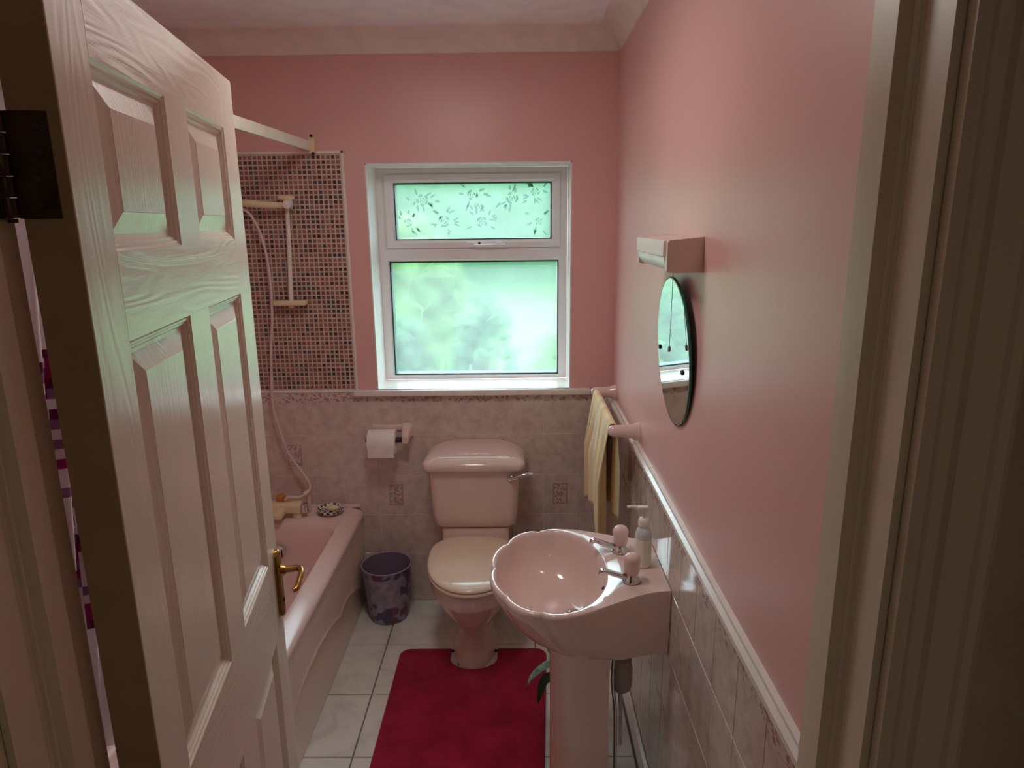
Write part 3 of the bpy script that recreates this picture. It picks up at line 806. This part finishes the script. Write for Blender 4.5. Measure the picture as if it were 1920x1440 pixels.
for s in (-1, 1):
    b = NB(); cyl(b, (TX+s*.075-.018, 2.815, .412), (TX+s*.075+.018, 2.815, .412), .010, n=14, bev=.002); obj('seat_hinge', b, M['white'], wc)
b = NB(); tube(b, [(-.035, 2.90, .464), (-.030, 2.92, .44), (-.030, 2.935, .40), (-.028, 2.94, .33), (-.028, 2.94, .05)], .0075, n=12); lathe(b, (-.032, 2.91, .43), [(.012, 0), (.015, .004), (.015, .022), (.012, .026)], n=14); obj('supply_pipe', b, M['pipe'], wc)
for s in (-1, 1):
    b = NB(); cyl(b, (TX+s*.088, 2.56, .02), (TX+s*.098, 2.555, .022), .006, n=10); obj('floor_screw', b, M['dark'], wc)

# ---------------------------------------------------------------- basin
CY = 1.84
bs = thing('basin', 'scalloped pale pink pedestal basin with two chrome taps on the right wall', 'basin', (.2, CY, 0))
def scal(a): # a: angle from +x about (.09,CY); lobes on the left two thirds
    k = abs(math.sin(a*7.5/1.0 + .35)); return (1-k**.6) 
def outline():
    pts = []
    for i in range(12): pts.append((XR-.0075, 1.695 + (2.015-1.695)*i/12, 1.0))                     # back edge
    for i in range(26):
        t = i/26; x = XR-.0075 - (XR-.0075-.09)*t; e = .5-.5*math.cos(PI*min(1, t*1.08)); pts.append((x, CY+.175+(.265-.175)*e, max(0, 1-t*1.2)))
    for i in range(104):
        a = PI/2 + PI*i/104; pts.append((.09+.182*math.cos(a), CY+.265*math.sin(a), 0))
    for i in range(26):
        t = i/26; x = .09 + (XR-.0075-.09)*t; e = .5-.5*math.cos(PI*t); pts.append((x, CY-.265+(.265-.145)*e, max(0, t*1.2-.2)))
    return pts
OL = outline(); OC = (.09, CY)
ANG = [math.atan2((y-CY)/.265, (x-.09)/.182) for x, y, _ in OL]
def lobe(a):
    if abs(a) < 1.15: return 0
    w = min(1, (abs(a)-1.15)/.3)
    return w*(1-abs(math.sin((a-PI)*4.5+PI/2*0+.0))**.55)
def outer(kx, ky, z, sc_=1, zc=0, apron=.75):
    out = []
    for (x, y, t), a in zip(OL, ANG):
        s = 1 - .06*lobe(a)*sc_
        X = .09+(x-.09)*s; Y = CY+(y-CY)*s
        kyy = ky + (1-ky)*apron*min(1, max(0, (X-.12)/.28))
        out.append((XR-.0075-(XR-.0075-X)*kx, CY+(Y-CY)*kyy, z + zc*t - .004*lobe(a)*sc_))
    return out
def inner_b(rx, ry, cx, cy, z, sc_=0):
    out = []
    for (x, y, t), a0 in zip(OL, ANG):
        a = math.atan2((y-cy)/ry, (x-cx)/rx); s = 1 - .06*lobe(a0)*sc_
        out.append((cx+rx*math.cos(a)*s, cy+ry*math.sin(a)*s, z - .004*lobe(a0)*sc_))
    return out
b = NB()
loops = [outer(.55, .50, .600, 0, -.004), outer(.66, .60, .602, .1, -.008), outer(.76, .68, .622, .3, -.016), outer(.86, .80, .662, .5, -.030), outer(.94, .91, .712, .8, -.04), outer(.985, .975, .758, 1, -.03), outer(1, 1, .782, 1, -.006), outer(1.0, 1, .793, 1, .002), outer(.995, .99, .799, 1, .003), outer(.985, .975, .801, 1, .003),
         inner_b(.172, .250, .090, CY, .801, 1), inner_b(.167, .245, .090, CY, .798, .9), inner_b(.163, .240, .090, CY, .788, .7), inner_b(.158, .234, .091, CY, .765, .35), inner_b(.150, .222, .094, CY, .73, .1), inner_b(.134, .200, .10, CY, .695), inner_b(.108, .165, .112, CY, .668), inner_b(.075, .115, .13, CY, .652), inner_b(.04, .05, .15, CY, .645), inner_b(.022, .022, .16, CY, .643)]
loft(b, loops); obj('basin_bowl', b, M['pinkware'], bs, angle=50)
b = NB(); lathe(b, (.16, CY, .6435), [(.026, 0), (.026, .003), (.019, .0035), (.016, .001)], n=24); dr = obj('drain', b, M['chrome'], bs)
b = NB(); cyl(b, (.16, CY, .6445), (.16, CY, .6452), .013); obj('drain_hole', b, M['dark'], dr)
b = NB(); cyl(b, (.2475, 1.775, .765), (.2425, 1.772, .762), .011, .010, n=16); obj('overflow', b, M['dark'], bs)
# pedestal: C-shaped shell open to the wall
b = NB(); rows = []
def cshape(z, hw, x0, x1, th=.012):
    out = []; n = 22
    for i in range(n+1):
        a = -PI/2 - PI*i/n; out.append((x0+hw*.95+hw*.95*math.cos(a)*1.0, CY+hw*math.sin(a)*-1, z))
    out = [(x1, CY+hw, z)] + [(x0+hw+hw*math.cos(PI/2+PI*i/n), CY+hw*math.sin(PI/2+PI*i/n), z) for i in range(n+1)] + [(x1, CY-hw, z)]
    inn = [(x1, CY+hw-th, z)] + [(x0+hw+(hw-th)*math.cos(PI/2+PI*i/n), CY+(hw-th)*math.sin(PI/2+PI*i/n), z) for i in range(n+1)] + [(x1, CY-hw+th, z)]
    return out + inn[::-1]
for z, hw, x0, x1 in ((.0005, .095, .078, .275), (.03, .092, .082, .272), (.08, .086, .090, .268), (.30, .083, .091, .262), (.50, .085, .089, .262), (.58, .090, .085, .266), (.610, .094, .082, .270)):
    rows.append(cshape(z, hw, x0, x1))
loft(b, rows); obj('pedestal', b, M['pinkware'], bs, angle=50)
# taps
for ty, tx, yaw in ((1.755, .317, 0.10), (1.935, .312, -.02)):
    Mt = Matrix.Translation((tx, ty, .8035)) @ Matrix.Rotation(yaw, 4, 'Z')
    b = NB()
    lathe(b, (0, 0, 0), [(.026, 0), (.027, .003), (.025, .007), (.021, .011), (.017, .018), (.014, .022)], n=24)
    P = catmull([(-.004, 0, .011), (-.030, 0, .017), (-.055, 0, .026), (-.076, 0, .034), (-.086, 0, .034), (-.090, 0, .025)], 6)
    for i in range(1): pass
    loops = []
    for i, p in enumerate(P):
        tt = (P[min(i+1, len(P)-1)] - P[max(i-1, 0)]).normalized(); up = tt.cross(Vector((0, 1, 0))); w = .0125 - .004*i/len(P); h = .008 - .001*i/len(P)
        loops.append([p + Vector((0, 1, 0))*w*math.cos(2*PI*k/14) + up*h*math.sin(2*PI*k/14) for k in range(14)])
    loft(b, loops)
    for v in b.verts: v.co = Mt @ v.co
    tp = obj('tap', b, M['chrome'], bs, angle=50)
    b = NB(); lathe(b, (0, 0, .021), [(.012, 0), (.020, .003), (.0225, .010), (.0225, .034), (.024, .040), (.0235, .050), (.018, .058), (.010, .062), (.003, .063)], n=28)
    for v in b.verts:
        a = math.atan2(v.co.y, v.co.x); v.co.x *= 1+.03*math.cos(6*a); v.co.y *= 1+.03*math.cos(6*a); v.co = Mt @ v.co
    obj('tap_head', b, M['pinkplas'], tp, angle=50, label='pink plastic tap head')
# waste trap and pipe behind the pedestal
b = NB()
cyl(b, (.312, 1.90, .60), (.312, 1.90, .47), .018, n=18); lathe(b, (.322, 1.90, .335), [(.022, 0), (.030, .008), (.034, .03), (.034, .085), (.030, .095), (.030, .115), (.022, .122)], n=22)
tube(b, [(.322, 1.90, .44), (.330, 1.90, .478), (.345, 1.90, .490), (.418, 1.90, .490)], .019, n=16); obj('waste_trap', b, M['pipe'], bs)
b = NB(); tube(b, [(.300, 1.845, .60), (.288, 1.835, .52), (.283, 1.83, .42), (.295, 1.835, .30), (.300, 1.84, .06)], .006, n=10); tube(b, [(.300, 1.99, .60), (.325, 1.99, .45), (.335, 1.99, .25), (.34, 1.99, .05)], .0075, n=10); obj('supply_pipe', b, M['chrome'], bs)

# soap dispenser
sp = thing('soap_dispenser', 'white pump soap bottle standing behind the taps on the basin', 'soap dispenser', (.372, 1.85, .803))
b = NB(); SX, SY = .366, 1.85
lathe(b, (SX, SY, .8035), [(.024, 0), (.0265, .003), (.0265, .050), (.026, .088)], n=28, sx=.95, sy=1.15); obj('liquid', b, M['liquid'], sp, label='white liquid soap')
b = NB(); lathe(b, (SX, SY, .8915), [(.026, 0), (.0255, .012), (.021, .024), (.013, .031), (.012, .036)], n=28, sx=.95, sy=1.15); obj('bottle_shoulder', b, M['clear'], sp, label='clear bottle shoulder')
b = NB(); lathe(b, (SX, SY, .9275), [(.015, 0), (.017, .002), (.017, .017), (.013, .024), (.006, .027), (.005, .052)], n=24); box(b, SX-.020, SX+.010, SY-.008, SY+.008, .978, .989, .003); tube(b, [(SX-.015, SY, .985), (SX-.035, SY+.003, .986), (SX-.050, SY+.005, .984)], .004, n=10, m=4); obj('pump', b, M['white'], sp)

# ---------------------------------------------------------------- towel rail + towel
trl = thing('towel_rail', 'pale pink ceramic towel rail on the right wall beside the window', 'towel rail', (.42, 2.56, 1.08))
RX, RZ = .338, 1.078
for y in (2.295, 2.865):
    b = NB(); loft(b, [[(x, y+hy*math.cos(2*PI*i/20), zc+hz*math.sin(2*PI*i/20)) for i in range(20)] for x, hy, hz, zc in ((XR-.0005, .030, .034, 1.076), (XR-.012, .029, .032, 1.076), (.400, .022, .025, 1.077), (.360, .019, .022, 1.078), (.335, .018, .021, 1.078), (.322, .015, .017, 1.078), (.316, .008, .010, 1.078))])
    obj('bracket', b, M['pinkware'], trl, angle=50)
b = NB(); cyl(b, (RX, 2.305, RZ), (RX, 2.855, RZ), .0085, n=16); obj('bar', b, M['pinkplas'], trl)
b = NB(); uvl = b.loops.layers.uv.new('UVMap'); nu, V = 90, []
drop_f, drop_b = .43, .36
arc = []
for k in range(20): arc.append(('f', 1-k/20))
for k in range(7): arc.append(('t', k/6))
for k in range(1, 19): arc.append(('b', k/18))
for kind_, s in arc:
    row = []
    for i in range(nu+1):
        u = i/nu; y0 = 2.34 + .50*u
        fold = math.sin(u*2*PI*4.0 + .7) + .45*math.sin(u*2*PI*9 + 1.2)
        if kind_ == 'f':
            d = drop_f*s; a = min(1, s*2.2); dr2 = d + .035*math.sin(u*7+1)*s
            x = RX - .0125 - .004*a - (.016*fold*a + .016*a); z = RZ - dr2; yy = y0 + (-.06*(1-u)*s + (.02*math.cos(u*9))*s)
        elif kind_ == 't':
            th = PI*(1-s); x = RX + .0125*math.cos(th)*1.0; z = RZ + .0125*math.sin(th); yy = y0
        else:
            d = drop_b*s; a = min(1, s*2.2); x = RX + .0125 + .006*a + .010*a*math.sin(u*2*PI*3.5+2); z = RZ - d; yy = y0
        row.append((b.verts.new((x, yy, z)), u))
    V.append(row)
for j in range(len(V)-1):
    for i in range(nu):
        q = (V[j][i], V[j][i+1], V[j+1][i+1], V[j+1][i]); f = b.faces.new([a[0] for a in q])
        for l_, a in zip(f.loops, q): l_[uvl].uv = (a[1], 0)
o = obj('towel', b, M['towel'], None, angle=80); tag(o, 'yellow striped towel with orange crease shading in its colour, hanging in folds over the pink towel rail', 'towel')
md = o.modifiers.new('s', 'SOLIDIFY'); md.thickness = .0035; md.offset = 1

# ---------------------------------------------------------------- mirror and light
mir = thing('mirror', 'oval frameless wall mirror below the shaver light', 'mirror', (.41, 1.775, 1.46))
MC = Vector((.4075, 1.772, 1.460)); MR = Matrix.Rotation(.065, 4, 'Y') # top leans into the room
def ell(rx, ry, dx, n=72): return [MC + MR @ Vector((dx, rx*math.cos(2*PI*i/n), ry*math.sin(2*PI*i/n))) for i in range(n)]
MR = Matrix.Rotation(-.055, 4, 'Y')
b = NB(); loft(b, [ell(.183, .193, .0), ell(.186, .196, .0008)], cap0=True, cap1=False); obj('mirror_glass', b, M['mirror'], mir, smooth=False)
b = NB(); loft(b, [ell(.1862, .1962, .0004), ell(.188, .198, .002), ell(.188, .198, .006), ell(.18, .19, .0065)], cap0=False); obj('glass_edge', b, M['mirroredge'], mir)
for y, z in ((1.925, 1.447), (1.655, 1.430)):
    b = NB(); p = MC + MR @ Vector((-.0005, y-MC.y, z-MC.z)); q = MC + MR @ Vector((-.004, y-MC.y, z-MC.z)); cyl(b, p, q, .0065, .0055, n=16)
    obj('mirror_screw', b, M['dark'], mir)
lt = thing('shaver_light', 'white box wall light with pull cord above the oval mirror', 'wall light', (.42, 1.76, 1.72))
ly0, ly1 = 1.575, 1.965
b = NB()
P_ = [(XR-.0005, 1.682), (.350, 1.682), (.342, 1.686), (.342, 1.750), (.346, 1.755), (XR-.0005, 1.762)]
loft(b, [[(x, y, z) for x, z in P_] for y in (ly0, ly0+.025)]); loft(b, [[(x, y, z) for x, z in P_] for y in (ly1-.025, ly1)])
loft(b, [[(x, y, z) for x, z in ((XR-.0005, 1.735), (.345, 1.735), (.345, 1.754), (XR-.0005, 1.761))] for y in (ly0+.02, ly1-.02)])
obj('light_housing', b, simple('light_housing_beige', L(.74, .62, .54), .35), lt, angle=20)
b = NB(); loft(b, [[(.352-.012*math.sin(PI*k/8), y, 1.686+.049*k/8) for k in range(9)] + [(.41, y, 1.735), (.41, y, 1.690)] for y in (ly0+.026, ly1-.026)]); obj('diffuser', b, M['bulb'], lt)
b = NB(); box(b, .336, .345, ly0+.02, ly1-.02, 1.718, 1.754, .001, 1); obj('front_strip', b, M['white'], lt)
b = NB(); tube(b, [(.385, 1.70, 1.683), (.385, 1.70, 1.58), (.384, 1.702, 1.49)], .0008, n=6, m=3); lathe(b, (.384, 1.702, 1.474), [(.001, 0), (.004, .002), (.004, .012), (.001, .016)], n=10); obj('pull_cord', b, M['pipe'], lt)

# ---------------------------------------------------------------- toilet roll + holder
th_ = thing('toilet_roll_holder', 'pale pink ceramic toilet roll holder on tiles left of the cistern', 'toilet roll holder', (-.60, 2.99, .86))
b = NB()
for x, s in ((-.512, 1),):
    if s == 1: loft(b, [rrect(0, 0, .020, .026, .012, 0, 5)] and [[(x+px*k, y, .872+py*k+dz) for px, py, _ in rrect(0, 0, .020, .026, .012, 0, 5)] for y, k, dz in ((YB-.0062, 1.35, 0), (2.975, 1.2, -.001), (2.955, .95, -.006), (2.930, .85, -.016), (2.912, .6, -.024))])
    else: loft(b, [[(x+px*k, y, .872+py*k+dz) for px, py, _ in rrect(0, 0, .010, .026, .009, 0, 5)] for y, k, dz in ((YB-.0062, 1.2, 0), (2.975, 1.1, -.001), (2.955, .95, -.006), (2.935, .8, -.014), (2.925, .55, -.018))])
box(b, -.672, -.51, 2.985, YB-.0062, .872, .900, .004, 2)
obj('bracket', b, M['pinkware'], th_, angle=50)
b = NB(); cyl(b, (-.690, 2.925, .8475), (-.514, 2.925, .8475), .0120, n=16); obj('spindle', b, M['dark'], th_)
b = NB(); n = 40
def rl(x, r): return [(x, 2.925+r*math.cos(2*PI*i/n), .8405+r*math.sin(2*PI*i/n)) for i in range(n)]
loft(b, [rl(-.676, .020), rl(-.676, .054), rl(-.674, .0555), rl(-.556, .0555), rl(-.554, .054), rl(-.554, .020), rl(-.676, .020)], cap0=False, cap1=False)
bmesh.ops.remove_doubles(b, verts=b.verts, dist=1e-5)
tr2 = obj('toilet_roll', b, M['paper'], None, angle=50); tag(tr2, 'white toilet roll hanging on the pink holder', 'toilet roll')
b = NB(); loft(b, [[(x, 2.8665+d, .84-t*.06) for x in (-.674, -.556)] + [(x, 2.868+d, .84-t*.06) for x in (-.556, -.674)] for t, d in ((0, 0), (.5, .0015), (1, .006))]); obj('loose_sheet', b, M['paper'], tr2)

# ---------------------------------------------------------------- bin
bn = thing('waste_bin', 'small lilac printed waste bin between bath panel and toilet', 'waste bin', (-.615, 2.872, 0))
b = NB(); BC = (-.618, 2.868, .0005)
lathe(b, BC, [(.084, 0), (.088, .003), (.090, .02), (.108, .20), (.1135, .266)], n=56, cap1=False); obj('bin_body', b, M['bin'], bn, angle=50)
b = NB(); lathe(b, BC, [(.086, .012), (.106, .20), (.111, .266)], n=56, cap1=False); obj('bin_inside', b, M['binin'], bn, angle=50)
b = NB(); ring_ = [[(BC[0]+(.1130+.0035*math.cos(k*PI/4))*math.cos(2*PI*i/56), BC[1]+(.1130+.0035*math.cos(k*PI/4))*math.sin(2*PI*i/56), .266+.0035*math.sin(k*PI/4)) for k in range(8)] for i in range(57)]
loft(b, ring_, cap0=False, cap1=False); bmesh.ops.remove_doubles(b, verts=b.verts, dist=1e-5); obj('rim', b, simple('lilac_rim', L(.34, .29, .38), .35), bn, angle=80)

# ---------------------------------------------------------------- bath mat with pedestal cut-out
b = NB(); out_ = []
mx0, mx1_, my0, my1 = -.515, .074, 1.55, 2.588
for (x, y, _) in rrect((mx0+mx1_)/2, (my0+my1)/2, (mx1_-mx0)/2, (my1-my0)/2, .045, 0, 8): out_.append((x + ((.036 if y > 2.2 else -.014) if x > -.2 else 0), y))
# splice the U cut-out into the far edge
far = [i for i, p in enumerate(out_) if p[1] > my1-1e-6]
i0 = far[0]
cutp = [(TX+.100, my1)] + [(TX+.100*math.cos(a), 2.53+ (-.080)*math.sin(a)) for a in np.linspace(0, PI, 17)] + [(TX-.100, my1)]
order = out_[:i0+1] + cutp + out_[i0+1:]
def inset(P, d):
    n = len(P); R = []
    for i in range(n):
        a = Vector(P[i-1]); c = Vector(P[(i+1) % n]); t = (c-a).normalized(); R.append((P[i][0]-t.y*d, P[i][1]+t.x*d))
    return R
loft(b, [[(x, y, z) for x, y in inset(order, d)] for d, z in ((0, .0005), (0, .008), (.004, .013), (.008, .0145))])
o = obj('bath_mat', b, M['mat'], None, angle=80); tag(o, 'crimson pile bath mat on the pale floor tiles, cut round the toilet foot', 'bath mat')

# ---------------------------------------------------------------- plant behind the pedestal
pl = thing('potted_plant', 'small plant with pale variegated leaves, mostly hidden behind the pedestal', 'plant', (.185, 2.15, 0))
b = NB(); lathe(b, (.185, 2.15, .0005), [(.045, 0), (.047, .002), (.060, .095), (.064, .097), (.064, .110), (.058, .110), (.055, .092)], n=28, cap1=True); obj('pot', b, M['pot'], pl)
b = NB(); lathe(b, (.185, 2.15, .094), [(.054, 0), (.04, .006), (.01, .008)], n=20); obj('soil', b, M['soil'], pl)
def leaf(path, w, mat, name='leaf'):
    b = NB(); P = catmull(path, 5); loops = []
    for i, p in enumerate(P):
        tt = (P[min(i+1, len(P)-1)]-P[max(i-1, 0)]).normalized(); s = tt.cross(Vector((0, -.75, .65))).normalized(); q = i/(len(P)-1)
        ww = w*max(.06, math.sin(PI*min(1, q*.9+.1))**.8); up = s.cross(tt)
        loops.append([p - s*ww, p + up*ww*.25, p + s*ww, p + up*(ww*.25-.0012)])
    loft(b, loops); obj(name, b, mat, pl, angle=60)
leaf([(.17, 2.15, .10), (.15, 2.14, .25), (.125, 2.13, .34), (.095, 2.12, .385), (.085, 2.115, .39)], .014, M['leafl'])
leaf([(.17, 2.15, .10), (.16, 2.13, .22), (.130, 2.12, .29), (.10, 2.12, .335), (.098, 2.12, .37)], .012, M['leafl'])
leaf([(.17, 2.14, .10), (.15, 2.12, .20), (.11, 2.12, .268), (.075, 2.12, .255), (.040, 2.12, .220), (.024, 2.12, .185)], .013, M['leafl'])
leaf([(.17, 2.14, .10), (.15, 2.12, .17), (.115, 2.12, .215), (.085, 2.12, .205), (.068, 2.12, .15), (.062, 2.12, .105)], .017, M['leafd'])
leaf([(.18, 2.15, .10), (.16, 2.12, .21), (.12, 2.12, .30), (.105, 2.12, .315)], .010, M['leafl'])
for k in range(9):
    a = k*.7+.3; leaf([(.185, 2.15, .10), (.185+.03*math.cos(a)*.8, 2.15+.02*math.sin(a), .22), (.185+.06*max(-.4, math.cos(a)), 2.15+.05*math.sin(a), .30), (.185+.09*max(-.4, math.cos(a)), 2.15+.075*math.sin(a), .27)], .010, M['leafd' if k % 2 else 'leafl'])

# ---------------------------------------------------------------- fitting added for the bathroom fill light, out of view
cl = thing('fill_fitting', 'unseen round ceiling fitting added to carry the fill light', 'ceiling lamp', (FILL[0], FILL[1], HZ))
b = NB(); lathe(b, (FILL[0], FILL[1], HZ-.001), [(.17, 0), (.172, -.012), (.165, -.02), (.16, -.02), (.155, -.004)], n=40, cap1=False); obj('fill_fitting_base', b, M['white'], cl)
# ---------------------------------------------------------------- garden outside
b = NB(); box(b, -25, 25, YB+.31, 45, -.30, -.2); struct('ground_garden', b, M['lawn'])
b = NB(); box(b, -6, 6, YB+.3, 5.2, -.2, -.17); struct('patio_terrace', b, M['patio'], smooth=False)
def bush(name, label, c, r, hz, mat, seed, n=90):
    R = random.Random(seed); root = thing(name, label, 'shrub', (c[0], c[1], -.17))
    b = NB()
    for k in range(n):
        a = R.uniform(0, 2*PI); u = R.uniform(0, 1)**.5; h = R.random(); rr = r*math.sqrt(max(0, 1-h*h))*u
        g = bmesh.ops.create_icosphere(b, subdivisions=1, radius=r*R.uniform(.16, .3))
        o_ = Vector((c[0]+rr*math.cos(a), c[1]+rr*math.sin(a), -.05+h*hz*.92))
        for v in g['verts']: v.co = v.co*R.uniform(.85, 1.15) + o_
    obj('foliage', b, mat, root)
    b = NB(); cyl(b, (c[0], c[1], -.17), (c[0], c[1], hz*.5), .05); obj('stem', b, M['pot'], root)
bush('garden_shrub', 'dark green conical shrub blurred through the middle of the lower pane', (-.27, 5.0, 0), .32, 1.35, M['shrub'], 3)
bush('garden_shrub', 'dark green shrub blurred at the left of the lower pane', (-.95, 4.9, 0), .38, 1.15, M['shrub'], 4)
bush('garden_shrub', 'tall yellow-green shrub blurred through the left of the upper pane', (-1.45, 8.0, 0), .8, 2.0, M['shruby'], 5)
bush('garden_shrub', 'low green shrub blurred at the right of the lower pane', (.55, 6.5, 0), .5, .7, M['lawn'], 6)

R = random.Random(9)
hg = thing('garden_hedge', 'long tall green hedge across the far end of the garden', 'hedge', (0, 17, -.2))
b = NB(); nx, V = 90, []
prof_h = [(0, 0), (-.1, .6), (-.15, 1.5), (-.1, 2.6), (.15, 3.7), (.7, 4.2), (1.3, 3.9), (1.5, 2)]
for i in range(nx+1):
    x = -14 + 28*i/nx; hsc = 1 + .12*math.sin(x*1.3) + .08*math.sin(x*3.1+1)
    V.append([b.verts.new((x+R.uniform(-.08, .08), 17+dy+R.uniform(-.12, .12), -.2+z*hsc+R.uniform(-.08, .08))) for dy, z in prof_h])
for i in range(nx):
    for j in range(len(prof_h)-1): b.faces.new((V[i][j], V[i+1][j], V[i+1][j+1], V[i][j+1]))
obj('hedge_foliage', b, M['shrub'], hg, smooth=False)
